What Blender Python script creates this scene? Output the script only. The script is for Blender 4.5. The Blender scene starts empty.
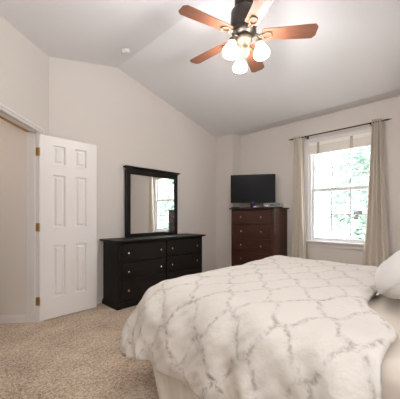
import bpy, bmesh, math, random
from mathutils import Vector, Matrix, noise
S = bpy.context.scene
COL = S.collection
# ------------------------------------------------------------------ camera
H = 1.135
A = math.radians(43.9)
cam = bpy.data.cameras.new('camera')
cam.sensor_width = 36; cam.lens = 36 * 267 / 400; cam.shift_y = 16.5 / 400
cam.clip_start = 0.05
camo = bpy.data.objects.new('camera', cam); COL.objects.link(camo)
camo.location = (0, 0, H); camo.rotation_euler = (math.pi / 2, 0, A - math.pi / 2)
S.camera = camo
# ------------------------------------------------------------------ world, light, exposure
w = bpy.data.worlds.new('sky'); S.world = w; w.use_nodes = True
bg = w.node_tree.nodes['Background']
bg.inputs[0].default_value = (0.93, 0.97, 1.0, 1); bg.inputs[1].default_value = 3.0
def area(name, loc, rot, sx, sy, power, col):
    l = bpy.data.lights.new(name, 'AREA'); l.shape = 'RECTANGLE'; l.size = sx; l.size_y = sy
    l.energy = power; l.color = col
    o = bpy.data.objects.new(name, l); COL.objects.link(o); o.location = loc; o.rotation_euler = rot
    return o
# added fill light outside the added rear window, below its sill, shining up and in
area('fill_light_rear', (0.17, -1.75, 0.35), (math.radians(90 + 50), 0, math.radians(-34)), 1.4, 1.0, 215, (0.93, 0.975, 1.0))
# daylight above the tree outside the photographed window, shining in and down
sun = bpy.data.lights.new('sun', 'SUN'); sun.energy = 3.4; sun.angle = math.radians(25); sun.color = (1, .97, .92)
suno = bpy.data.objects.new('sun', sun); COL.objects.link(suno)
suno.rotation_euler = Vector((-0.45, 0.25, 0.85)).to_track_quat('Z', 'Y').to_euler()
hl = bpy.data.lights.new('hall_lamp', 'POINT'); hl.energy = 4; hl.color = (1, .9, .78); hl.shadow_soft_size = .12
hlo = bpy.data.objects.new('hall_lamp', hl); COL.objects.link(hlo); hlo.location = (-.35, 3.55, 2.1)
LAMP = 37.0
S.view_settings.view_transform = 'Standard'; S.view_settings.look = 'None'
S.view_settings.gamma = 1; S.view_settings.use_curve_mapping = False
S.view_settings.exposure = 1.30
S.cycles.caustics_reflective = False

# ------------------------------------------------------------------ materials
def s2l(c):
    return tuple((v / 12.92 if v <= .04045 else ((v + .055) / 1.055) ** 2.4) for v in [x / 255 for x in c])
def mat(name, rgb, rough=.5, metal=0, bump=0, bscale=50, var=0, vscale=8, coat=0, spec=.5, sheen=0, stretch=None, emis=None, es=0):
    m = bpy.data.materials.new(name); m.use_nodes = True
    nt = m.node_tree; N = nt.nodes; L = nt.links; p = N['Principled BSDF']
    c = s2l(rgb) + (1,)
    p.inputs['Base Color'].default_value = c; p.inputs['Roughness'].default_value = rough
    p.inputs['Metallic'].default_value = metal; p.inputs['Coat Weight'].default_value = coat
    p.inputs['Specular IOR Level'].default_value = spec; p.inputs['Sheen Weight'].default_value = sheen
    tc = N.new('ShaderNodeTexCoord'); mp = N.new('ShaderNodeMapping'); L.new(tc.outputs['Object'], mp.inputs[0])
    if stretch: mp.inputs['Scale'].default_value = stretch
    if var:
        n = N.new('ShaderNodeTexNoise'); n.inputs['Scale'].default_value = vscale; n.inputs['Detail'].default_value = 6
        L.new(mp.outputs[0], n.inputs[0])
        r = N.new('ShaderNodeMapRange'); r.inputs[1].default_value = .3; r.inputs[2].default_value = .7
        r.inputs[3].default_value = 1 - var; r.inputs[4].default_value = 1 + var
        L.new(n.outputs[0], r.inputs[0])
        mx = N.new('ShaderNodeVectorMath'); mx.operation = 'SCALE'; mx.inputs[0].default_value = c[:3]
        L.new(r.outputs[0], mx.inputs['Scale']); L.new(mx.outputs[0], p.inputs['Base Color'])
    if bump:
        n = N.new('ShaderNodeTexNoise'); n.inputs['Scale'].default_value = bscale; n.inputs['Detail'].default_value = 4
        L.new(mp.outputs[0], n.inputs[0]); b = N.new('ShaderNodeBump'); b.inputs['Strength'].default_value = bump
        b.inputs['Distance'].default_value = .01; L.new(n.outputs[0], b.inputs['Height']); L.new(b.outputs[0], p.inputs['Normal'])
    if emis:
        p.inputs['Emission Color'].default_value = tuple(emis) + (1,); p.inputs['Emission Strength'].default_value = es
    return m
M = {}
M['wall'] = mat('wall_paint', (219, 211, 204), .85, bump=.04, bscale=120, spec=.2)
M['ceil'] = mat('ceiling_paint', (228, 226, 227), .9, bump=.04, bscale=150, spec=.2)
M['trim'] = mat('white_trim_paint', (226, 221, 218), .35)
M['door'] = mat('white_door_paint', (234, 229, 226), .35, bump=.03, bscale=60)
M['jamb_glow'] = mat('warm_lit_jamb', (196, 140, 70), .45, var=.15, vscale=20, stretch=(1, 1, .2))  # warm hall light on the white jamb, painted in as an orange tone
M['brass'] = mat('brass', (190, 150, 90), .3, 1)
M['black'] = mat('black_stained_wood', (25, 20, 18), .45, var=.25, vscale=6, bump=.05, bscale=60, stretch=(1, 6, 6), spec=.25)
M['espresso'] = mat('reddish_brown_wood', (66, 38, 27), .38, var=.3, vscale=5, stretch=(4, .8, 4), bump=.03, bscale=60)
M['espresso_d'] = mat('dark_brown_wood_top', (46, 32, 28), .3, var=.2, vscale=5)
M['nickel'] = mat('brushed_nickel', (225, 220, 212), .25, 1)
M['mirror'] = mat('mirror_silver', (235, 235, 235), .01, 1)
M['tvblack'] = mat('gloss_black_plastic', (12, 12, 13), .4, spec=.15)
M['screen'] = mat('dark_screen', (12, 12, 13), .3, spec=.12)
M['logo'] = mat('pale_lettering', (150, 150, 152), .4)
M['silverbox'] = mat('grey_box_casing', (120, 116, 110), .4, .3)
M['display'] = mat('dark_display_strip', (40, 44, 44), .2)
M['violet'] = mat('violet_glow', (90, 80, 160), .3, emis=(.35, .25, .9), es=.6)
M['rod'] = mat('dark_bronze_rod', (48, 40, 36), .4, .7)
M['curtain'] = mat('taupe_curtain_cloth', (222, 212, 198), .9, bump=.12, bscale=180, sheen=.2, spec=.1)
M['liner'] = mat('pale_curtain_lining', (214, 206, 192), .9, spec=.1)
M['blind'] = mat('cream_blind_slats', (248, 242, 234), .7)
M['blindtape'] = mat('taupe_ladder_tape', (186, 172, 156), .8)
M['sash'] = mat('white_vinyl_sash', (226, 226, 228), .4)
M['pillow'] = mat('white_pillow_cloth', (218, 214, 211), .9, bump=.1, bscale=60, sheen=.2, spec=.1)
M['sheet'] = mat('cream_blanket_cloth', (206, 194, 180), .9, bump=.12, bscale=50, sheen=.2, spec=.1)
M['skirt'] = mat('ivory_bed_skirt_cloth', (222, 214, 201), .9, bump=.1, bscale=70, sheen=.1, spec=.1)
M['mattress'] = mat('mattress_ticking', (225, 222, 215), .9)
M['bronze'] = mat('aged_bronze', (62, 54, 48), .4, .6, var=.2, vscale=30)
M['antique'] = mat('antique_brass', (92, 82, 66), .6, .5, var=.25, vscale=40)
M['blade'] = mat('cherry_fan_blade', (116, 74, 55), .45, var=.14, vscale=9, stretch=(.6, 8, 1))
M['shade'] = mat('frosted_lamp_glass', (250, 240, 225), .4, emis=(1, .97, .945), es=LAMP)
M['detector'] = mat('white_plastic', (226, 224, 218), .4)
M['siding'] = mat('white_house_siding', (240, 238, 236), .8)
M['roofing'] = mat('grey_shingles', (170, 168, 168), .9)
M['bark'] = mat('tree_bark', (110, 98, 84), .9, bump=.3, bscale=20)
M['leaf'] = mat('green_leaves', (150, 176, 164), .7, var=.3, vscale=3)
M['lawn'] = mat('pale_gravel', (222, 216, 208), 1, var=.15, vscale=2)
# glass
g = bpy.data.materials.new('window_glass'); g.use_nodes = True; nt = g.node_tree; nt.nodes.clear()
o_ = nt.nodes.new('ShaderNodeOutputMaterial'); t_ = nt.nodes.new('ShaderNodeBsdfTransparent'); gl = nt.nodes.new('ShaderNodeBsdfGlossy')
gl.inputs['Roughness'].default_value = .02; mx_ = nt.nodes.new('ShaderNodeMixShader'); mx_.inputs[0].default_value = .04
nt.links.new(t_.outputs[0], mx_.inputs[1]); nt.links.new(gl.outputs[0], mx_.inputs[2]); nt.links.new(mx_.outputs[0], o_.inputs[0])
M['glass'] = g
# carpet
def carpet():
    m = bpy.data.materials.new('beige_carpet'); m.use_nodes = True; nt = m.node_tree; N = nt.nodes; L = nt.links; p = N['Principled BSDF']
    p.inputs['Roughness'].default_value = 1; p.inputs['Specular IOR Level'].default_value = .05; p.inputs['Sheen Weight'].default_value = .2
    tc = N.new('ShaderNodeTexCoord')
    def nz(s, d, r=.6):
        n = N.new('ShaderNodeTexNoise'); n.inputs['Scale'].default_value = s; n.inputs['Detail'].default_value = d; n.inputs['Roughness'].default_value = r
        L.new(tc.outputs['Object'], n.inputs[0]); return n
    a = nz(46, 4, .95); b = nz(3.2, 5, .7); c = nz(130, 2)
    cr = N.new('ShaderNodeValToRGB'); e = cr.color_ramp.elements
    e[0].position = .405; e[0].color = s2l((126, 102, 82)) + (1,); e[1].position = .6; e[1].color = s2l((240, 222, 198)) + (1,)
    k = e.new(.5); k.color = s2l((202, 179, 154)) + (1,)
    def mth(op, x, y):
        n = N.new('ShaderNodeMath'); n.operation = op
        for i, v in enumerate((x, y)):
            if isinstance(v, (int, float)): n.inputs[i].default_value = v
            else: L.new(v, n.inputs[i])
        return n.outputs[0]
    f = mth('ADD', mth('MULTIPLY', a.outputs[0], .62), mth('MULTIPLY', b.outputs[0], .2)); f = mth('ADD', f, mth('MULTIPLY', c.outputs[0], .18))
    L.new(f, cr.inputs[0]); L.new(cr.outputs[0], p.inputs['Base Color'])
    bp = N.new('ShaderNodeBump'); bp.inputs['Strength'].default_value = .8; bp.inputs['Distance'].default_value = .02
    L.new(f, bp.inputs['Height']); L.new(bp.outputs[0], p.inputs['Normal'])
    return m
M['carpet'] = carpet()
# duvet: brushed trellis printed on cream cloth, laid out in metres on the flat cloth (UV)
def duvet_mat():
    m = bpy.data.materials.new('trellis_duvet_cloth'); m.use_nodes = True; nt = m.node_tree; N = nt.nodes; L = nt.links; p = N['Principled BSDF']
    p.inputs['Roughness'].default_value = .9; p.inputs['Specular IOR Level'].default_value = .1; p.inputs['Sheen Weight'].default_value = .15
    def mth(op, x, y=0, z=0):
        n = N.new('ShaderNodeMath'); n.operation = op
        for i, v in enumerate((x, y, z)):
            if isinstance(v, (int, float)): n.inputs[i].default_value = v
            else: L.new(v, n.inputs[i])
        return n.outputs[0]
    uv = N.new('ShaderNodeUVMap'); sep = N.new('ShaderNodeSeparateXYZ')
    wn = N.new('ShaderNodeTexNoise'); wn.inputs['Scale'].default_value = 11; wn.inputs['Detail'].default_value = 3; L.new(uv.outputs[0], wn.inputs[0])
    va = N.new('ShaderNodeVectorMath'); va.operation = 'SCALE'; va.inputs['Scale'].default_value = .055
    vs = N.new('ShaderNodeVectorMath'); vs.operation = 'SUBTRACT'; vs.inputs[1].default_value = (.5, .5, .5)
    L.new(wn.outputs['Color'], vs.inputs[0]); L.new(vs.outputs[0], va.inputs[0])
    vd = N.new('ShaderNodeVectorMath'); L.new(uv.outputs[0], vd.inputs[0]); L.new(va.outputs[0], vd.inputs[1]); L.new(vd.outputs[0], sep.inputs[0])
    a = mth('MULTIPLY', sep.outputs[0], 2 * math.pi / .34); b = mth('MULTIPLY', sep.outputs[1], 2 * math.pi / .26)
    s = mth('MULTIPLY', mth('ADD', a, b), .5); t = mth('MULTIPLY', mth('SUBTRACT', a, b), .5)
    K = .2
    l1 = mth('ABSOLUTE', mth('SINE', mth('ADD', s, mth('MULTIPLY', mth('SINE', mth('MULTIPLY', t, 2)), K))))
    l2 = mth('ABSOLUTE', mth('SINE', mth('ADD', t, mth('MULTIPLY', mth('SINE', mth('MULTIPLY', s, 2)), K))))
    d = mth('MINIMUM', l1, l2)
    r = N.new('ShaderNodeMapRange'); r.inputs[1].default_value = .06; r.inputs[2].default_value = .27; r.inputs[3].default_value = 1; r.inputs[4].default_value = 0
    L.new(d, r.inputs[0])
    n2 = N.new('ShaderNodeTexNoise'); n2.inputs['Scale'].default_value = 32; n2.inputs['Detail'].default_value = 6; n2.inputs['Roughness'].default_value = .7; L.new(uv.outputs[0], n2.inputs[0])
    n3 = N.new('ShaderNodeTexNoise'); n3.inputs['Scale'].default_value = 5; L.new(uv.outputs[0], n3.inputs[0])
    r2 = N.new('ShaderNodeMapRange'); r2.inputs[1].default_value = .46; r2.inputs[2].default_value = .58; L.new(n2.outputs[0], r2.inputs[0])
    r3 = N.new('ShaderNodeMapRange'); r3.inputs[1].default_value = .3; r3.inputs[2].default_value = .65; r3.inputs[3].default_value = .35; L.new(n3.outputs[0], r3.inputs[0])
    f = mth('MULTIPLY', mth('MULTIPLY', r.outputs[0], mth('ADD', mth('MULTIPLY', r2.outputs[0], .88), .12)), mth('MULTIPLY', r3.outputs[0], .68))
    mx = N.new('ShaderNodeMix'); mx.data_type = 'RGBA'
    mx.inputs['A'].default_value = s2l((215, 208, 200)) + (1,); mx.inputs['B'].default_value = s2l((122, 112, 106)) + (1,)
    L.new(f, mx.inputs['Factor']); L.new(mx.outputs['Result'], p.inputs['Base Color'])
    nb = N.new('ShaderNodeTexNoise'); nb.inputs['Scale'].default_value = 17; nb.inputs['Detail'].default_value = 5; L.new(uv.outputs[0], nb.inputs[0])
    bp = N.new('ShaderNodeBump'); bp.inputs['Strength'].default_value = .6; bp.inputs['Distance'].default_value = .015
    L.new(nb.outputs[0], bp.inputs['Height']); L.new(bp.outputs[0], p.inputs['Normal'])
    return m
M['duvet'] = duvet_mat()

# ------------------------------------------------------------------ helpers
def tag(o, label=None, cat=None, group=None, kind=None):
    if label: o['label'] = label
    if cat: o['category'] = cat
    if group: o['group'] = group
    if kind: o['kind'] = kind
    return o
def empty(name, loc, label, cat, rz=0, group=None):
    o = bpy.data.objects.new(name, None); COL.objects.link(o); o.location = loc; o.rotation_euler = (0, 0, rz)
    o.empty_display_size = .1
    return tag(o, label, cat, group)
def link(name, bm, m, parent=None, smooth=False, bevel=0, seg=2, solid=0, sub=0, loc=None, rot=None):
    me = bpy.data.meshes.new(name)
    bmesh.ops.recalc_face_normals(bm, faces=bm.faces[:]) if not solid else None
    bm.to_mesh(me); bm.free()
    o = bpy.data.objects.new(name, me); COL.objects.link(o)
    me.materials.append(M[m] if isinstance(m, str) else m)
    if smooth:
        for f in me.polygons: f.use_smooth = True
    if parent: o.parent = parent
    if loc: o.location = loc
    if rot: o.rotation_euler = rot
    if solid:
        d = o.modifiers.new('solid', 'SOLIDIFY'); d.thickness = solid; d.offset = 0
    if bevel:
        d = o.modifiers.new('bevel', 'BEVEL'); d.width = bevel; d.segments = seg; d.limit_method = 'ANGLE'; d.angle_limit = math.radians(40)
    if sub:
        d = o.modifiers.new('sub', 'SUBSURF'); d.levels = sub; d.render_levels = sub
    return o
def box(bm, x0, x1, y0, y1, z0, z1):
    v = [bm.verts.new(p) for p in ((x0, y0, z0), (x1, y0, z0), (x1, y1, z0), (x0, y1, z0), (x0, y0, z1), (x1, y0, z1), (x1, y1, z1), (x0, y1, z1))]
    for f in ((0, 3, 2, 1), (4, 5, 6, 7), (0, 1, 5, 4), (1, 2, 6, 5), (2, 3, 7, 6), (3, 0, 4, 7)): bm.faces.new([v[i] for i in f])
    return bm
def B(*a):
    bm = bmesh.new()
    for i in range(0, len(a), 6): box(bm, *a[i:i + 6])
    return bm
def prism(bm, pts, z0, z1):
    lo = [bm.verts.new((x, y, z0)) for x, y in pts]; hi = [bm.verts.new((x, y, z1)) for x, y in pts]; n = len(pts)
    bm.faces.new(lo[::-1]); bm.faces.new(hi)
    for i in range(n): bm.faces.new((lo[i], lo[(i + 1) % n], hi[(i + 1) % n], hi[i]))
    return bm
def lathe(bm, prof, n=24, mtx=None, cap=True):
    rings = []
    for r, z in prof:
        rings.append([bm.verts.new((r * math.cos(2 * math.pi * k / n), r * math.sin(2 * math.pi * k / n), z)) for k in range(n)])
    for a, b in zip(rings, rings[1:]):
        for k in range(n): bm.faces.new((a[k], a[(k + 1) % n], b[(k + 1) % n], b[k]))
    if cap: bm.faces.new(rings[0][::-1]); bm.faces.new(rings[-1])
    if mtx: bmesh.ops.transform(bm, matrix=mtx, verts=[v for r in rings for v in r])
    return bm
def tube(bm, pts, r, n=10, closed=False):
    pts = [Vector(p) for p in pts]; rr = r if isinstance(r, (list, tuple)) else [r] * len(pts); rings = []
    for i, p in enumerate(pts):
        if closed: d = pts[(i + 1) % len(pts)] - pts[i - 1]
        else: d = pts[min(i + 1, len(pts) - 1)] - pts[max(i - 1, 0)]
        q = d.normalized().to_track_quat('Z', 'Y').to_matrix()
        rings.append([bm.verts.new(p + q @ Vector((rr[i] * math.cos(2 * math.pi * k / n), rr[i] * math.sin(2 * math.pi * k / n), 0))) for k in range(n)])
    m = len(rings)
    for i in range(m if closed else m - 1):
        a, b = rings[i], rings[(i + 1) % m]
        off = 0
        if closed and i == m - 1:
            off = min(range(n), key=lambda o: (a[0].co - b[o].co).length)
        for k in range(n): bm.faces.new((a[k], a[(k + 1) % n], b[(k + 1 + off) % n], b[(k + off) % n]))
    if not closed: bm.faces.new(rings[0][::-1]); bm.faces.new(rings[-1])
    return bm
def struct(name, bm, m, **k):
    return tag(link(name, bm, m, **k), kind='structure')
PI = math.pi

# ------------------------------------------------------------------ room shell
YB = 3.355                    # wall with the dresser
XW = 4.17                     # recessed window wall
XJ = 3.948; YJ = 2.959        # corner beside the recess
XR, ZR = 1.862, 3.172         # ceiling ridge
XL, YN = -0.6, -0.95          # walls behind the camera
SL = 0.25
CX, CY = 1.001, YB            # left corner
DA = math.radians(47.0)
D = Vector((math.cos(DA), math.sin(DA), 0)); NO = Vector((-math.sin(DA), math.cos(DA), 0))  # along the door wall, outwards
C0 = Vector((CX, CY, 0))
def W(s, n=0, z=0):           # point on the door wall: s from the corner, n outwards
    p = C0 - D * s + NO * n; return (p.x, p.y, z)
ZT = 3.3
S0, S1 = .185, 1.02           # door opening
SE = (CX - XL) / math.cos(DA)  # where the door wall meets wall_left
hall_pts = [(XL - 1.2, YN - .2), (XW + .2, YN - .2), (XW + .2, YB + .15), (1.2, YB + .15), (1.2, 5.0), (XL - 1.2, 5.0)]
struct('floor', prism(bmesh.new(), hall_pts, -.1, 0), 'carpet')
# ceiling: two slopes and a flat strip over the window recess
bm = bmesh.new()
prof = [(XL - .1, ZR - SL * (XR - XL + .1)), (XR, ZR), (XJ, ZR - SL * (XJ - XR)), (XW + .12, ZR - SL * (XJ - XR))]
pl = prof + [(x, z + .12) for x, z in prof[::-1]]
va = [bm.verts.new((x, YN - .1, z)) for x, z in pl]; vb = [bm.verts.new((x, YB + .1, z)) for x, z in pl]
for i in range(8): bm.faces.new((va[i], va[(i + 1) % 8], vb[(i + 1) % 8], vb[i]))
bm.faces.new((va[0], va[1], va[6], va[7])); bm.faces.new((va[1], va[2], va[5], va[6])); bm.faces.new((va[2], va[3], va[4], va[5]))
bm.faces.new((vb[0], vb[1], vb[6], vb[7])); bm.faces.new((vb[1], vb[2], vb[5], vb[6])); bm.faces.new((vb[2], vb[3], vb[4], vb[5]))
struct('ceiling', bm, 'ceil')
def wprism(*sn): return [W(s, n)[:2] for s, n in sn]
# walls
struct('wall_back', B(CX, XJ + .3, YB, YB + .12, 0, ZT), 'wall')
struct('wall_corner', B(XJ, XW + .12, YJ, YB, 0, ZT), 'wall')
wy0, wy1, wz0, wz1 = .775, 1.655, .745, 2.25
struct('wall_window', B(XW, XW + .12, wy1, YJ, 0, ZT, XW, XW + .12, YN, wy0, 0, ZT, XW, XW + .12, wy0, wy1, 0, wz0, XW, XW + .12, wy0, wy1, wz1, ZT), 'wall')
T = .13
bm = bmesh.new()
prism(bm, wprism((0, 0), (S0, 0), (S0, T), (0, T)), 0, ZT)
prism(bm, wprism((S1, 0), (SE, 0), (SE, T), (S1, T)), 0, ZT)
prism(bm, wprism((S0, 0), (S1, 0), (S1, T), (S0, T)), 2.05, ZT)
struct('wall_door', bm, 'wall')
yl = W(SE)[1]
ry0, ry1, rz0, rz1 = -.48, .82, .95, 2.1   # opening for the added window behind the camera, unseen
struct('wall_left', B(XL - .12, XL, YN, yl, 0, ZT), 'wall')
struct('wall_front', B(XL - .12, ry0, YN - .12, YN, 0, ZT, ry1, XW + .12, YN - .12, YN, 0, ZT, ry0, ry1, YN - .12, YN, 0, rz0, ry0, ry1, YN - .12, YN, rz1, ZT), 'wall')
# hall outside the door
HD = 2.6
bm = bmesh.new(); prism(bm, wprism((S0 - .12, T), (S0 + .012, T), (S0 + .012, T + 1.2), (S0 - .12, T + 1.2)), 0, 2.42)
struct('wall_hall', bm, 'wall')
bm = bmesh.new(); prism(bm, wprism((S0 + .02, T + 1.2), (S1 + 1.0, T + 1.2), (S1 + 1.0, T + 1.3), (S0 - .1, T + 1.3)), 0, 2.42)
struct('wall_hall_end', bm, 'wall')
bm = bmesh.new(); prism(bm, wprism((S1 + 1.0, T), (S1 + 1.1, T), (S1 + 1.1, T + 1.3), (S1 + 1.0, T + 1.3)), 0, 2.42)
struct('wall_hall_side', bm, 'wall')
bm = bmesh.new(); prism(bm, wprism((S0 - .12, T), (S1 + 1.1, T), (S1 + 1.1, T + 1.3), (S0 - .12, T + 1.3)), 2.42, 2.5)
struct('ceiling_hall', bm, 'ceil')
# baseboards
def baseboard(name, pts, h=.085, t=.014):
    # pts: list of 2D points along the wall foot, room on the left hand side
    bm = bmesh.new()
    for (ax, ay), (bx, by) in zip(pts, pts[1:]):
        d = Vector((bx - ax, by - ay)).normalized(); n = Vector((-d.y, d.x))
        a, b = Vector((ax, ay)), Vector((bx, by))
        prism(bm, [tuple(a), tuple(b), tuple(b + n * t), tuple(a + n * t)], 0, h - .02)
        prism(bm, [tuple(a), tuple(b), tuple(b + n * t * .55), tuple(a + n * t * .55)], h - .02, h)
    return struct(name, bm, 'trim', bevel=.002)
baseboard('baseboard_back', [(XJ, YB), (CX, YB)])
baseboard('baseboard_corner', [(XW, YJ), (XJ, YJ), (XJ, YB)])
baseboard('baseboard_window', [(XW, YN), (XW, YJ)])
baseboard('baseboard_hall', [W(S0 + .012, T + .01)[:2], W(S0 + .012, T + 1.2)[:2]])
baseboard('baseboard_left', [(XL, yl), (XL, YN)])
baseboard('baseboard_front', [(XL, YN), (XW, YN)])
baseboard('baseboard_door', [W(S1 + .09)[:2], W(SE)[:2]])
# door frame: jambs with a stop, then casing on the room side
bm = bmesh.new(); J = .018
prism(bm, wprism((S0 - .001, 0), (S0 + J, 0), (S0 + J, T + .004), (S0 - .001, T + .004)), 0, 2.05)
prism(bm, wprism((S1 - J, 0), (S1 + .001, 0), (S1 + .001, T + .004), (S1 - J, T + .004)), 0, 2.05)
prism(bm, wprism((S0, 0), (S1, 0), (S1, .085), (S0, .085)), 2.032, 2.051)
prism(bm, wprism((S0 + J, .04), (S0 + J + .012, .04), (S0 + J + .012, .075), (S0 + J, .075)), 0, 2.032)
prism(bm, wprism((S0 + J, .04), (S1 - J, .04), (S1 - J, .075), (S0 + J, .075)), 2.02, 2.032)
dt = struct('trim_1', bm, 'trim', bevel=.0015)
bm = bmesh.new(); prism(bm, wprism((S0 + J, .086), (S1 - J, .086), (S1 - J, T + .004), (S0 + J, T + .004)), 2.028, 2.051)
struct('trim_2', bm, 'jamb_glow')  # hall-side part of the head jamb, with the warm glow in its colour
bm = bmesh.new(); CW = .060
for (a, b, t) in ((.006, CW, .010), (.012, .026, .014), (.036, CW - .002, .018)):
    prism(bm, wprism((S0 - a + .012, -t), (S0 - b + .012, -t), (S0 - b + .012, 0), (S0 - a + .012, 0)), 0, 2.026 + b - .004)
    prism(bm, wprism((S1 + a - .012, -t), (S1 + b - .012, -t), (S1 + b - .012, 0), (S1 + a - .012, 0)), 0, 2.026 + b - .004)
    prism(bm, wprism((S0 - b + .012, -t), (S1 + b - .012, -t), (S1 + b - .012, 0), (S0 - b + .012, 0)), 2.026 + a - .006, 2.026 + b - .004)
struct('trim_3', bm, 'trim', bevel=.002)

# six panel door, open and standing parallel to the back wall
dx0, dw, dz0, dz1 = .868, .623, .012, 2.008
DY = 3.205
dr = bpy.data.objects.new('door_1', None); COL.objects.link(dr); dr.location = (dx0, DY, 0); dr['kind'] = 'structure'
bm = bmesh.new(); th = .036
st = .127; mid = .107; pw = (dw - 2 * st - mid) / 2
rows = [(.237, .81), (1.007, 1.59), (1.706, 1.915)]
cols = [(st, st + pw), (st + pw + mid, dw - st)]
# stiles and rails
box(bm, 0, st, 0, th, dz0, dz1); box(bm, dw - st, dw, 0, th, dz0, dz1); box(bm, st + pw, st + pw + mid, 0, th, dz0, dz1)
zz = [dz0] + [v for r in rows for v in r] + [dz1]
for c in cols:
    for i in range(0, 8, 2): box(bm, c[0], c[1], 0, th, zz[i], zz[i + 1])
slab = link('door_slab', bm, 'door', dr)
for c in cols:
    for r in rows:
        bm = bmesh.new()
        x0, x1, z0, z1 = c[0], c[1], r[0], r[1]
        def ring(i, y): return [bm.verts.new(p) for p in ((x0 + i, y, z0 + i), (x1 - i, y, z0 + i), (x1 - i, y, z1 - i), (x0 + i, y, z1 - i))]
        R = [ring(0, .000), ring(.010, .016), ring(.022, .017), ring(.040, .002), ring(.044, .002)]
        for a, b in zip(R, R[1:]):
            for k in range(4): bm.faces.new((a[k], a[(k + 1) % 4], b[(k + 1) % 4], b[k]))
        bm.faces.new(R[-1])
        Rb = ring(0, th - .004); bm.faces.new(Rb[::-1])
        for k in range(4): bm.faces.new((R[0][k], Rb[k], Rb[(k + 1) % 4], R[0][(k + 1) % 4]))
        link('raised_panel', bm, 'door', dr)
for z in (.225, 1.015, 1.82):
    bm = bmesh.new()
    lathe(bm, [(.007, z - .045), (.007, z + .045)], 12, Matrix.Translation((-.006, -.002, 0)))
    box(bm, -.002, .0, .002, .030, z - .042, z + .042)
    p0 = Vector(W(S0 + J + .001, .002)) - Vector((dx0, DY, 0)); p1 = Vector(W(S0 + J + .001, .035)) - Vector((dx0, DY, 0))
    q = Vector(W(S0 + J + .004, .035)) - Vector((dx0, DY, 0)); q0 = Vector(W(S0 + J + .004, .002)) - Vector((dx0, DY, 0))
    prism(bm, [p0.xy, p1.xy, q.xy, q0.xy], z - .044, z + .044)
    h = link('hinge', bm, 'brass', dr); h['label'] = 'brass hinge'

# ------------------------------------------------------------------ window
def window(name, y0, y1, z0, z1, x, sgn, cols_, split):
    # sgn +1: outside is +X
    r = bpy.data.objects.new(name, None); COL.objects.link(r); r.location = (x, 0, 0); r['kind'] = 'structure'
    X = lambda a, b: (min(sgn * a, sgn * b), max(sgn * a, sgn * b))
    def bb(*q):
        bm = bmesh.new()
        for (a, b, c, d, e, f) in q: box(bm, *X(a, b), c, d, e, f)
        return bm
    f = .028
    link('window_frame', bb((0.0, .11, y0, y0 + f, z0, z1), (0.0, .11, y1 - f, y1, z0, z1), (0, .11, y0 + f, y1 - f, z1 - f, z1), (0, .11, y0 + f, y1 - f, z0, z0 + f)), 'sash', r, bevel=.002)
    zm = split; s = .034
    for (a, b, dx, nm) in ((z0 + f, zm + .022, .045, 'lower_sash'), (zm - .022, z1 - f, .075, 'upper_sash')):
        ya, yb = y0 + f, y1 - f
        sh = link(nm, bb((dx - .014, dx + .014, ya, ya + s, a, b), (dx - .014, dx + .014, yb - s, yb, a, b), (dx - .014, dx + .014, ya + s, yb - s, b - .044, b), (dx - .014, dx + .014, ya + s, yb - s, a, a + s)), 'sash', r, bevel=.002)
        q = []
        n = cols_
        for k in range(1, n):
            y = ya + s + (yb - ya - 2 * s) * k / n; q.append((dx - .007, dx + .007, y - .008, y + .008, a + s, b - .044))
        zc = (a + s + b - .044) / 2; q.append((dx - .006, dx + .006, ya + s, yb - s, zc - .008, zc + .008))
        link('muntins', bb(*q), 'sash', sh)
        link('pane', bb((dx - .002, dx + .002, ya + s, yb - s, a + s, b - .044)), 'glass', sh)
    c = .075; t = -.018
    link('window_casing', bb((t, 0, y0 - c, y0, z0, z1), (t, 0, y1, y1 + c, z0, z1), (t, 0, y0 - c, y1 + c, z1, z1 + c), (t - .01, 0, y0 - c - .01, y1 + c + .01, z1 + c - .016, z1 + c)), 'trim', r, bevel=.003)
    link('window_sill', bb((t - .04, 0.02, y0 - c - .015, y1 + c + .015, z0 - .012, z0 + .014)), 'trim', r, bevel=.005)
    link('window_apron', bb((t, 0, y0 - c, y1 + c, z0 - .075, z0 - .012)), 'trim', r, bevel=.003)
    return r
window('window_1', wy0, wy1, wz0, wz1, XW, 1, 3, 1.53)
w2 = window('window_added', -ry1, -ry0, rz0, rz1, 0, 1, 4, 1.52); w2.location = (0, YN, 0); w2.rotation_euler = (0, 0, -PI / 2)  # unseen window, added to let extra light in from behind

# raised blind in the window head
bl = empty('window_blind', (XW, 0, 0), 'raised cream blind bunched under the top of the window', 'blind')
link('headrail', B(-.045, -.005, wy0 + .01, wy1 - .01, wz1 - .05, wz1 + .005), 'blind', bl, bevel=.003)
bm = bmesh.new()
for k in range(9): box(bm, -.048 + .004 * math.sin(k * 2.1), -.006, wy0 + .015, wy1 - .015, wz1 - .155 + k * .0115, wz1 - .155 + k * .0115 + .009)
link('slat_stack', bm, 'blind', bl)
link('bottom_rail', B(-.05, -.004, wy0 + .012, wy1 - .012, wz1 - .178, wz1 - .156), 'blind', bl, bevel=.004)
for y in (wy1 - .17, wy1 - .62):
    link('ladder_tape', B(-.0535, -.0515, y, y + .035, wz1 - .178, wz1 - .004), 'blindtape', bl)
bm = bmesh.new(); tube(bm, [(-.056, wy1 - .60, wz1 - .05), (-.057, wy1 - .60, wz1 - .9)], .0022, 6); lathe(bm, [(.004, 0), (.007, .02), (.003, .04)], 8, Matrix.Translation((-.057, wy1 - .60, wz1 - .93)))
link('pull_cord', bm, 'blind', bl)

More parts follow.
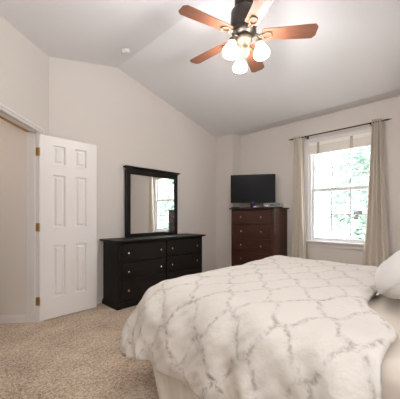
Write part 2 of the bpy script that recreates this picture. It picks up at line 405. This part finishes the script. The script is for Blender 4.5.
# curtain rod and curtains
RX = 4.07; RZ = 2.352
cr = empty('curtain_rod', (RX, 0, RZ), 'thin dark metal curtain rod above the window', 'curtain rod')
bm = bmesh.new(); tube(bm, [(0, .66, 0), (0, 1.875, 0)], .008, 12); link('pole', bm, 'rod', cr, smooth=True)
for y, s in ((1.875, 1), (.66, -1)):
    bm = bmesh.new(); lathe(bm, [(.012, 0), (.014, .006), (.009, .012), (.012, .025), (.002, .075)], 12, Matrix.Translation((0, y, 0)) @ Matrix.Rotation(-s * PI / 2, 4, 'X'))
    link('finial', bm, 'rod', cr, smooth=True)
for y in (1.672, .818):
    bm = B(.09, .099, y - .012, y + .012, -.03, .03, .0, .092, y - .005, y + .005, -.016, -.008); tube(bm, [(0, y - .008, -.001), (0, y + .008, -.001)], .0125, 12)
    link('rod_bracket', bm, 'rod', cr)
def curtain(yt0, yt1, yb0, yb1, folds, seed, label):
    # tops between yt0..yt1, bottoms between yb0..yb1
    rnd = random.Random(seed); nu, nv = folds * 14, 44; z0, z1 = .03, RZ + .035
    ph = [rnd.uniform(-.4, .4) for _ in range(folds + 1)]
    bm = bmesh.new(); V = []
    for j in range(nv + 1):
        v = j / nv; z = z1 + (z0 - z1) * v; row = []
        k = min(1, v * 1.25) ** 1.2
        a = yt0 + (yb0 - yt0) * k; b = yt1 + (yb1 - yt1) * k
        for i in range(nu + 1):
            u = i / nu; p = u * folds * 2 * PI
            amp = .036 * (1 - .15 * v) * (1 + .25 * math.sin(u * 9 + seed))
            dep = amp * math.sin(p + .35 * math.sin(3 * v + ph[int(u * folds)]) * v)
            y = a + (b - a) * (u + .018 * math.sin(p * 2 + v * 2) + .02 * v * math.sin(u * 7 + seed))
            row.append(bm.verts.new((RX + dep, y, z)))
        V.append(row)
    for j in range(nv):
        for i in range(nu): bm.faces.new((V[j][i], V[j][i + 1], V[j + 1][i + 1], V[j + 1][i]))
    c = link('curtain', bm, 'curtain', None, smooth=True, solid=.004)
    tag(c, label, 'curtain', None)
    return c
curtain(1.725, 1.85, 1.66, 1.895, 4, 3, 'taupe curtain panel hanging left of the window, beside the tall chest')
curtain(.69, .80, .61, .90, 4, 5, 'taupe curtain panel hanging right of the window, behind the pillow')

# ------------------------------------------------------------------ outside the window
def make_tree(loc, label, seed, R_, n):
    tree = empty('leafy_tree', loc, label, 'tree')
    bm = bmesh.new(); tube(bm, [(0, 0, 0), (.1, .05, 2), (0, .1, 4), (.1, 0, 6)], [.2, .16, .12, .05], 10)
    for a in range(7):
        t = a * 2.4; z = 2.4 + a * .4; tube(bm, [(.03, .05, z), (1.0 * math.cos(t), 1.0 * math.sin(t), z + .7), (1.7 * math.cos(t), 1.7 * math.sin(t), z + 1.0)], [.06, .035, .012], 6)
    link('trunk', bm, 'bark', tree, smooth=True)
    rnd = random.Random(seed); bm = bmesh.new()
    for c in range(n):
        a = rnd.uniform(0, 2 * PI); rr = R_ * math.sqrt(rnd.random()); zc = rnd.uniform(2.3, 7.2); rr *= 1 - abs(zc - 4.6) / 6
        cc = Vector((rr * math.cos(a), rr * math.sin(a), zc))
        for l in range(40):
            p = cc + Vector((rnd.gauss(0, .2), rnd.gauss(0, .2), rnd.gauss(0, .15)))
            q = Matrix.Rotation(rnd.uniform(0, 6.3), 3, 'Z') @ Matrix.Rotation(rnd.uniform(-1.1, 1.1), 3, 'X') @ Matrix.Rotation(rnd.uniform(-.8, .8), 3, 'Y')
            s = rnd.uniform(.06, .11)
            vs = [bm.verts.new(p + q @ Vector(v) * s) for v in ((-1, 0, 0), (-.3, .42, .08), (.5, .36, .06), (1.1, 0, 0), (.5, -.36, .06), (-.3, -.42, .08))]
            bm.faces.new(vs)
    link('foliage', bm, 'leaf', tree)
make_tree((8.9, 1.0, -2.6), 'pale green leafy tree outside, seen through the right half of the window', 11, 2.1, 260)
make_tree((9.6, -4.2, -2.6), 'pale green leafy tree outside, seen only in the dresser mirror', 23, 2.4, 260)
hs = empty('neighbour_house', (22, 8.5, -2.6), 'white sided neighbouring house seen faintly through the left window panes', 'house')
bm = bmesh.new()
for k in range(26): box(bm, -2 - (.02), 3, -3.5, 3.5, k * .16, k * .16 + .15); 
box(bm, -1.98, 3, -3.5, 3.5, 0, 4.16)
link('siding', bm, 'siding', hs)
bm = bmesh.new(); v = [bm.verts.new(p) for p in ((-2.4, -3.8, 4.1), (3.4, -3.8, 4.1), (3.4, 3.8, 4.1), (-2.4, 3.8, 4.1), (.5, -3.8, 6), (.5, 3.8, 6))]
for f in ((0, 3, 2, 1), (0, 4, 5, 3), (1, 2, 5, 4), (0, 1, 4), (3, 5, 2)): bm.faces.new([v[i] for i in f])
link('roof', bm, 'roofing', hs)
tag(link('ground_outside', B(4.6, 40, -25, 25, -2.8, -2.6), 'lawn'), kind='structure')

# ------------------------------------------------------------------ dresser and mirror
def knob(parent, loc, ax):   # ax: direction the knob points, 'Y' -> -Y, 'X' -> -X
    bm = bmesh.new(); R_ = Matrix.Rotation(PI / 2, 4, 'X') if ax == 'Y' else Matrix.Rotation(-PI / 2, 4, 'Y')
    lathe(bm, [(.006, 0), (.005, .010), (.012, .014), (.0145, .019), (.012, .025), (.004, .027)], 14, Matrix.Translation(loc) @ R_)
    k = link('knob', bm, 'nickel', parent, smooth=True); return k
ds = empty('dresser', (1.635, 2.95, 0), 'wide black six drawer dresser standing below the mirror', 'dresser')
DW, DD = 1.475, .375
link('body', B(0, .02, .0, DD, .06, .805, DW - .02, DW, 0, DD, .06, .805, .02, DW - .02, .012, .03, .06, .10, .02, DW - .02, .012, .03, .785, .805, DW / 2 - .012, DW / 2 + .012, .006, .03, .10, .785,
               .02, DW - .02, DD - .012, DD, .06, .805, .02, DW - .02, .022, DD - .012, .06, .08, 0, .045, -.004, .012, .06, .805, DW - .045, DW, -.004, .012, .06, .805), 'black', ds, bevel=.002)
link('base_plinth', B(-.022, DW + .022, -.022, DD, 0, .045, -.012, DW + .012, -.012, DD, .045, .062), 'black', ds, bevel=.004)
link('top', B(-.012, DW + .012, -.012, DD + .01, .803, .815, -.045, DW + .045, -.045, DD + .015, .815, .838), 'black', ds, bevel=.005)
for c in range(2):
    x0 = .05 + c * (DW / 2 - .034); x1 = x0 + DW / 2 - .066
    for r_ in range(3):
        z0 = .098 + r_ * .232; d = link('drawer', B(x0, x1, -.008, .010, z0, z0 + .224), 'black', ds, bevel=.004)
        for kx in (x0 + .085, x1 - .085): knob(d, (kx, -.008, z0 + .112), 'Y')
mr = empty('dresser_mirror', (1.945, 3.265, .8385), 'large black framed mirror standing on the dresser', 'mirror', math.radians(-.8))
MW = .915; MH = .955
link('frame', B(0, .06, 0, .035, 0, MH, MW - .06, MW, 0, .035, 0, MH, .06, MW - .06, 0, .035, 0, .05, .06, MW - .06, 0, .035, MH - .075, MH,
                .0, MW, .036, .06, .01, MH - .01), 'black', mr, bevel=.004)
link('crown', B(-.012, MW + .012, -.012, .045, MH, MH + .014, -.028, MW + .028, -.03, .055, MH + .014, MH + .034), 'black', mr, bevel=.005)
link('mirror_glass', B(.061, MW - .061, .014, .022, .051, MH - .076), 'mirror', mr)

# ------------------------------------------------------------------ chest of drawers with television
ch = empty('chest_of_drawers', (3.68, 1.995, 0), 'tall reddish brown five drawer chest under the television', 'chest of drawers')
CWd, CD, CH = .79, .445, 1.247
link('body', B(.012, CD, 0, .02, .06, CH, .012, CD, CWd - .02, CWd, .06, CH, CD - .012, CD, .02, CWd - .02, .06, CH, .0, .02, .02, CWd - .02, .06, .09, .0, .02, .02, CWd - .02, CH - .02, CH,
               .02, CD, .02, CWd - .02, .06, .08), 'espresso', ch, bevel=.002)
link('corner_post', B(-.006, .05, -.004, .055, .06, CH, .006, .04, -.008, -.003, .12, CH - .06), 'espresso', ch, bevel=.004)
link('corner_post', B(-.006, .05, CWd - .03, CWd + .004, .06, CH), 'espresso', ch, bevel=.004)
link('base_plinth', B(-.02, CD, -.02, CWd + .02, 0, .06), 'espresso', ch, bevel=.004)
link('top', B(-.035, CD + .005, -.035, CWd + .035, CH + .001, CH + .022), 'espresso_d', ch, bevel=.005)
for r_ in range(5):
    z0 = .092 + r_ * .2275; d = link('drawer', B(-.009, .008, .058, CWd - .033, z0, z0 + .2215), 'espresso', ch, bevel=.004)
    for ky in (.205, .205 + .378): knob(d, (-.009, ky, z0 + .112), 'X')
ZC = CH + .023
TA = math.radians(-57.6)
tv = empty('television', (3.85, 2.475, ZC), 'black flat screen television turned off on the tall chest', 'television', TA)
# local: +X runs to the right of the screen, the screen faces -Y
TW, TH, TZ = .735, .475, .085
link('screen_bezel', B(-TW / 2, -TW / 2 + .018, -.02, .01, TZ, TZ + TH, TW / 2 - .018, TW / 2, -.02, .01, TZ, TZ + TH, -TW / 2 + .018, TW / 2 - .018, -.02, .01, TZ, TZ + .03, -TW / 2 + .018, TW / 2 - .018, -.02, .01, TZ + TH - .018, TZ + TH), 'tvblack', tv, bevel=.003)
link('screen', B(-TW / 2 + .018, TW / 2 - .018, -.015, .008, TZ + .03, TZ + TH - .018), 'screen', tv)
link('back_housing', B(-TW / 2 + .05, TW / 2 - .05, .011, .05, TZ + .04, TZ + TH - .05), 'tvblack', tv, bevel=.015)
bm = B(-.035, .035, .012, .03, .012, TZ + .05); link('stand_neck', bm, 'tvblack', tv, bevel=.004)
bm = bmesh.new(); lathe(bm, [(.2, 0), (.2, .006), (.17, .011), (.05, .012)], 40, Matrix.Translation((0, .02, 0)) @ Matrix.Diagonal((1, .55, 1, 1))); link('stand_base', bm, 'tvblack', tv)
bm = bmesh.new(); x = -.034
for k, wd in enumerate((.007, .008, .009, .007, .008, .008, .007)):
    box(bm, x, x + .0016, -.0205, -.0198, TZ + .010, TZ + .020); box(bm, x, x + wd - .002, -.0205, -.0198, TZ + (.0185 if k % 2 else .0145), TZ + (.020 if k % 2 else .016)); box(bm, x + wd - .0035, x + wd - .002, -.0205, -.0198, TZ + .010, TZ + .020); x += wd + .0025
link('maker_lettering', bm, 'logo', tv)
bm = B(-.012, .012, -.0212, -.0195, TZ - .004, TZ + .001); link('standby_light', bm, 'violet', tv)
# set-top box
cb = empty('cable_box', (3.88, 2.115, ZC), 'flat grey cable box on the chest right of the television', 'set-top box', math.radians(-58))
link('casing', B(-.15, .15, -.09, .09, .007, .068), 'silverbox', cb, bevel=.003)
link('display_strip', B(-.05, .10, -.0915, -.0898, .02, .054), 'display', cb)
link('buttons', B(-.12, -.105, -.092, -.0898, .02, .03, -.095, -.08, -.092, -.0898, .02, .03), 'nickel', cb)
for x in (-.12, .12):
    for y in (-.07, .07): link('foot', lathe(bmesh.new(), [(.01, 0), (.01, .007)], 10, Matrix.Translation((x, y, 0))), 'tvblack', cb)
rm = empty('remote_control', (3.70, 2.72, ZC), 'dark remote control lying on the left front of the chest top', 'remote control', math.radians(8))
link('casing', B(-.022, .022, -.08, .08, 0, .016), 'display', rm, bevel=.006)
bm = bmesh.new()
for i in range(3):
    for j in range(6): lathe(bm, [(.004, .016), (.0035, .0175)], 8, Matrix.Translation(((i - 1) * .012, -.05 + j * .019, 0)))
link('buttons', bm, 'logo', rm)
sb = empty('streaming_box', (3.72, 2.33, ZC), 'small silver box with violet light in front of the television stand', 'media player', math.radians(-50))
link('casing', B(-.045, .045, -.03, .03, 0, .022), 'silverbox', sb, bevel=.004)
link('indicator_light', B(-.03, 0, -.0315, -.0298, .006, .016), 'violet', sb)

# ------------------------------------------------------------------ bed
BX0, BX1, BY1, BY0 = 1.04, 2.74, 1.44, -.66
bed = empty('bed', (BX0, BY0, 0), 'large bed with mattress and box spring under the trellis duvet', 'bed')
bw, blg = BX1 - BX0, BY1 - BY0
link('box_spring', B(.02, bw - .02, .015, blg - .11, .19, .37), 'mattress', bed, bevel=.02)
link('mattress', B(0, bw, 0, blg, .375, .635), 'mattress', bed, bevel=.05, seg=4)
for x in (.1, bw - .1):
    for y in (.1, blg - .3): link('leg', B(x - .03, x + .03, y - .03, y + .03, 0, .19), 'rod', bed)
# bed skirt: pleated cloth around three sides
def skirt():
    path = []; off = .012
    x0, x1, y0, y1 = BX0 - off, BX1 + off, BY0 + .02, BY1 + off
    def seg(a, b, n): return [(a[0] + (b[0] - a[0]) * i / n, a[1] + (b[1] - a[1]) * i / n) for i in range(n)]
    nrm = []
    P1 = seg((x0, y0), (x0, y1 - .04), 150); path += P1; nrm += [(-1, 0)] * len(P1)
    for k in range(8):
        t = PI - k / 8 * PI / 2; path.append((x0 + .04 + .04 * math.cos(t), y1 - .04 + .04 * math.sin(t))); nrm.append((math.cos(t), math.sin(t)))
    P1 = seg((x0 + .04, y1), (x1 - .04, y1), 130); path += P1; nrm += [(0, 1)] * len(P1)
    for k in range(8):
        t = PI / 2 - k / 8 * PI / 2; path.append((x1 - .04 + .04 * math.cos(t), y1 - .04 + .04 * math.sin(t))); nrm.append((math.cos(t), math.sin(t)))
    P1 = seg((x1, y1 - .04), (x1, y0), 150); path += P1; nrm += [(1, 0)] * len(P1)
    bm = bmesh.new(); rows_ = []; NZ = 12
    for j in range(NZ + 1):
        v = j / NZ; z = .37 - v * .362; row = []
        for i, ((x, y), (nx, ny)) in enumerate(zip(path, nrm)):
            w_ = .010 * noise.noise(Vector((i * .11, v * .6, 3))) + (.006 + .026 * v) * noise.noise(Vector((i * .23, v * .5, 9))) + .022 * v
            q = min(max((y - .95) / .45, 0), 1); q = q * q * (3 - 2 * q)
            row.append(bm.verts.new((x + nx * (w_ + .045 * (1 - v)), y + ny * w_ - .13 * v * q, z)))
        rows_.append(row)
    for a, b in zip(rows_, rows_[1:]):
        for i in range(len(path) - 1): bm.faces.new((a[i], a[i + 1], b[i + 1], b[i]))
    return bm
tag(link('bed_skirt', skirt(), 'skirt', None, smooth=True, solid=.003), 'ivory pleated bed skirt hanging to the carpet below the duvet', 'bed skirt')

def drape(px, py, top, R, x0, x1, y1, flare, puff, wr, seed, off):
    """cloth coordinates (px, py) in metres -> world; x0..x1, ..y1 is the block it lies on"""
    du = x0 - px if px < x0 else (px - x1 if px > x1 else 0.0)
    dv = py - y1 if py > y1 else 0.0
    sx = -1 if px < x0 else 1
    cx_, cy_ = min(max(px, x0), x1), min(py, y1)
    s = (du ** 2.5 + dv ** 2.5) ** (1 / 2.5)
    # puffy top
    nz = noise.noise(Vector((px * 2.2 + seed, py * 2.2, 1))) * .018 + noise.noise(Vector((px * 6, py * 6 + seed, 4))) * .008 * wr
    z = top + nz * puff
    if s <= 0: return Vector((cx_, cy_, z)), 0
    l = math.hypot(du, dv); dx, dy = sx * du / l, dv / l
    tm = PI / 2 - off * min(du, dv) / max(du, dv)      # corners hang as a cone
    arc = R * tm
    if s < arc:
        a = s / R; ho = R * math.sin(a); dz = R * (1 - math.cos(a))
    else:
        e = s - arc; ho = R * math.sin(tm) + (flare + math.cos(tm)) * e; dz = R * (1 - math.cos(tm)) + e * math.sin(tm) * .985
    k = min(1, s / .25)
    fold = math.sin((py if du >= dv else px) * 24 + 3.0 * noise.noise(Vector((px * 3, py * 3, seed)))) * .013 * k * wr
    fold += noise.noise(Vector(((py - px) * 7, s * 2.2, seed + 5))) * .020 * k * wr
    fold += noise.noise(Vector(((py + px) * 17, s * 4, seed + 7))) * .013 * k * wr
    fold += noise.noise(Vector(((py + px) * 40, s * 9, seed + 8))) * .005 * k * wr
    ho += fold
    return Vector((cx_ + dx * ho, cy_ + dy * ho, z - dz)), s
def duvet():
    x0, x1, y1 = BX0 + .10, BX1 - .10, BY1 - .10; R = .22; top = .712; over = .565
    nu, nv = 210, 150
    bm = bmesh.new(); uvl = bm.loops.layers.uv.new('UVMap'); V = []; UV = {}
    for j in range(nv + 1):
        row = []
        for i in range(nu + 1):
            px = x0 - over + (x1 - x0 + 2 * over) * i / nu
            t = min(max((px - 1.22) / .35, 0), 1); t = t * t * (3 - 2 * t)
            ys = .165 + .16 * t + .012 * math.sin(px * 8)
            py = ys + (y1 + over - ys) * j / nv
            # hem wavers a little
            hem = .02 * noise.noise(Vector((px * 3, py * 3, 2)))
            p, s = drape(px, py, top, R, x0, x1, y1, .13, 1.0, 1.0, 0, .45)
            if s > over * .84:    # hem tucks in
                e = (s - over * .82) / .10; c = Vector((min(max(px, x0), x1), min(py, y1), p.z)); d = (c - p); d.z = 0
                p += d.normalized() * (.022 * e * e); p.z += hem * e + .008 * e * e
            # head edge rolls down
            e = max(0, 1 - (py - ys) / .05); p.z -= .028 * e * e if s < .12 else 0
            v_ = bm.verts.new(p); row.append(v_); UV[v_] = (px, py)
        V.append(row)
    for j in range(nv):
        for i in range(nu):
            f = bm.faces.new((V[j][i], V[j][i + 1], V[j + 1][i + 1], V[j + 1][i]))
            for l in f.loops: l[uvl].uv = UV[l.vert]
    return bm
d = link('duvet', duvet(), 'duvet', None, smooth=True); tag(d, 'puffy cream duvet printed with a grey brushed trellis pattern, on the bed', 'duvet')
m_ = d.modifiers.new('solid', 'SOLIDIFY'); m_.thickness = .030; m_.offset = -1
def blanket():
    x0, x1, y1 = BX0 + .05, BX1 - .05, 5; R = .06; top = .650; over = .27
    nu, nv = 130, 60; bm = bmesh.new(); V = []
    for j in range(nv + 1):
        row = []
        for i in range(nu + 1):
            px = x0 - over + (x1 - x0 + 2 * over) * i / nu; py = -.66 + (.60 + .66) * j / nv
            p, s = drape(px, py, top, R, x0, x1, y1, .03, .25, .35, 3, 0)
            row.append(bm.verts.new(p))
        V.append(row)
    for j in range(nv):
        for i in range(nu): bm.faces.new((V[j][i], V[j][i + 1], V[j + 1][i + 1], V[j + 1][i]))
    return bm
tag(link('blanket', blanket(), 'sheet', None, smooth=True, solid=.008), 'plain cream blanket showing between the duvet edge and the pillow', 'blanket')

def pillow(lx, ly, lz, label, loc, rot):
    n = 30; bm = bmesh.new()
    def f(u, v):
        e = 3.0
        r = (abs(u) ** e + abs(v) ** e) ** (1 / e)
        return max(0, 1 - r ** 3.0) ** .5
    sides = []
    for sg in (1, -1):
        g_ = []
        for j in range(n + 1):
            row = []
            for i in range(n + 1):
                u = -1 + 2 * i / n; v = -1 + 2 * j / n
                u2 = math.sin(u * PI / 2); v2 = math.sin(v * PI / 2)
                h_ = f(u2, v2); c_ = 1 - .17 * abs(u2 * v2) ** 2.5
                bx = u2 * lx / 2 * (1 - .06 * (1 - abs(v2) ** 3)); by = v2 * ly / 2 * (1 - .06 * (1 - abs(u2) ** 3)); bx *= c_; by *= c_
                w_ = noise.noise(Vector((u * 3, v * 3, sg * 2))) * .008 + .004 * noise.noise(Vector((u * 8, v * 8, sg)))
                row.append(bm.verts.new((bx, by, sg * (lz / 2 * h_ + w_ * h_) )))
            g_.append(row)
        for j in range(n):
            for i in range(n): bm.faces.new((g_[j][i], g_[j][i + 1], g_[j + 1][i + 1], g_[j + 1][i]))
    bmesh.ops.remove_doubles(bm, verts=bm.verts[:], dist=.0005)
    o = link('pillow', bm, 'pillow', None, smooth=True, loc=loc, rot=rot)
    return tag(o, label, 'pillow')
pillow(.68, .50, .22, 'plump white pillow leaning at the right edge of the photo, on the bed', (1.875, .145, .875), (math.radians(-42), 0, .03))
pillow(.68, .46, .20, 'white pillow lying flat behind the leaning pillow, toward the head of the bed', (1.95, -.22, .765), (0, 0, 0))

# ------------------------------------------------------------------ ceiling fan
r_ = Vector((.7206 + .165 * .693, .693 - .165 * .7206))
FX, FY = XR + .012, 1.29
fan = empty('ceiling_fan', (FX, FY, 2.65), 'bronze ceiling fan with five cherry blades and three lit lamps', 'ceiling fan')
bm = bmesh.new(); lathe(bm, [(.075, .512), (.072, .47), (.05, .44), (.02, .425)], 32); link('canopy', bm, 'bronze', fan, smooth=True)
bm = bmesh.new(); lathe(bm, [(.014, .44), (.014, .33)], 16); link('downrod', bm, 'bronze', fan, smooth=True)
bm = bmesh.new(); lathe(bm, [(.03, .35), (.072, .335), (.078, .31), (.078, .25), (.070, .235), (.05, .222)], 36); link('neck_cover', bm, 'bronze', fan, smooth=True)
bm = bmesh.new(); lathe(bm, [(.05, .225), (.092, .215), (.108, .195), (.112, .10), (.108, .075), (.098, .06), (.094, .045), (.102, .035), (.102, .018), (.09, .005), (.055, -.012)], 44); link('motor_housing', bm, 'bronze', fan, smooth=True)
link_z = [(.06, -.010), (.07, -.018), (.07, -.05), (.058, -.062), (.040, -.075), (.034, -.10), (.045, -.115), (.047, -.15), (.036, -.17), (.012, -.185), (.004, -.20)]
bm = bmesh.new(); lathe(bm, link_z, 32); link('light_kit_body', bm, 'antique', fan, smooth=True)
for k in range(5):
    t = math.radians(164 - 72 * k)
    rt = Matrix.Rotation(t, 4, 'Z')
    # blade: local +X outwards
    pts = [(.145, -.042), (.155, -.056), (.30, -.060), (.50, -.068), (.565, -.068), (.590, -.040), (.590, .040), (.565, .068), (.50, .068), (.30, .060), (.155, .056), (.145, .042)]
    bm = bmesh.new(); prism(bm, pts, -.003, .003)
    bmesh.ops.transform(bm, matrix=Matrix.Rotation(math.radians(-11), 4, 'X'), verts=bm.verts[:])
    bl_ = link('blade', bm, 'blade', fan, bevel=.001); bl_.matrix_local = rt @ Matrix.Translation((0, 0, .0))
    bm = bmesh.new()
    ringp = [(.192 + .036 * math.cos(a * PI / 8), .030 * math.sin(a * PI / 8), -.010 - .19 * .030 * math.sin(a * PI / 8)) for a in range(16)]
    tube(bm, ringp, .0055, 8, closed=True)
    tube(bm, [(.085, 0, .012), (.12, 0, -.004), (.158, 0, -.010)], [.011, .009, .007], 8)
    box(bm, .125, .16, -.02, .02, -.012, -.006)
    ir = link('blade_iron', bm, 'antique', fan, smooth=False); ir.matrix_local = rt
AZ = math.degrees(A)
for k in range(3):
    t = math.radians(AZ + 120 * k + 4)
    ux, uy = math.cos(t), math.sin(t)
    bm = bmesh.new()
    tube(bm, [(ux * r1, uy * r1, z1) for r1, z1 in ((.045, -.045), (.075, -.030), (.105, -.032), (.122, -.050), (.124, -.075))], .006, 10)
    arm = link('lamp_arm', bm, 'antique', fan, smooth=True)
    tilt = Matrix.Translation((ux * .124, uy * .124, -.072)) @ Matrix.Rotation(math.radians(12), 4, Vector((uy, -ux, 0)))
    bm = bmesh.new(); lathe(bm, [(.012, .008), (.026, .0), (.030, -.03), (.027, -.034)], 24, tilt); link('lamp_socket', bm, 'antique', fan, smooth=True)
    bm = bmesh.new(); lathe(bm, [(.026, -.028), (.031, -.045), (.045, -.075), (.059, -.103), (.064, -.122), (.058, -.140), (.038, -.152), (.012, -.157)], 32, tilt)
    link('lamp_shade', bm, 'shade', fan, smooth=True)

# smoke detector on the ceiling
rr = (.7206 - .281 * .693, .693 + .281 * .7206); dd = 3.2
sx_, sy_ = 1.70, 2.88
sz_ = ZR - SL * abs(sx_ - XR)
sd = empty('smoke_detector', (sx_, sy_, sz_), 'round white smoke detector on the ceiling', 'smoke detector')
sd.rotation_euler = (0, -math.atan(SL), 0)
bm = bmesh.new(); lathe(bm, [(.056, 0), (.058, -.010), (.056, -.014)], 36); link('base_plate', bm, 'detector', sd, smooth=False)
bm = bmesh.new(); lathe(bm, [(.050, -.0145), (.051, -.024), (.044, -.034), (.018, -.037)], 36); link('cover', bm, 'detector', sd, smooth=False)
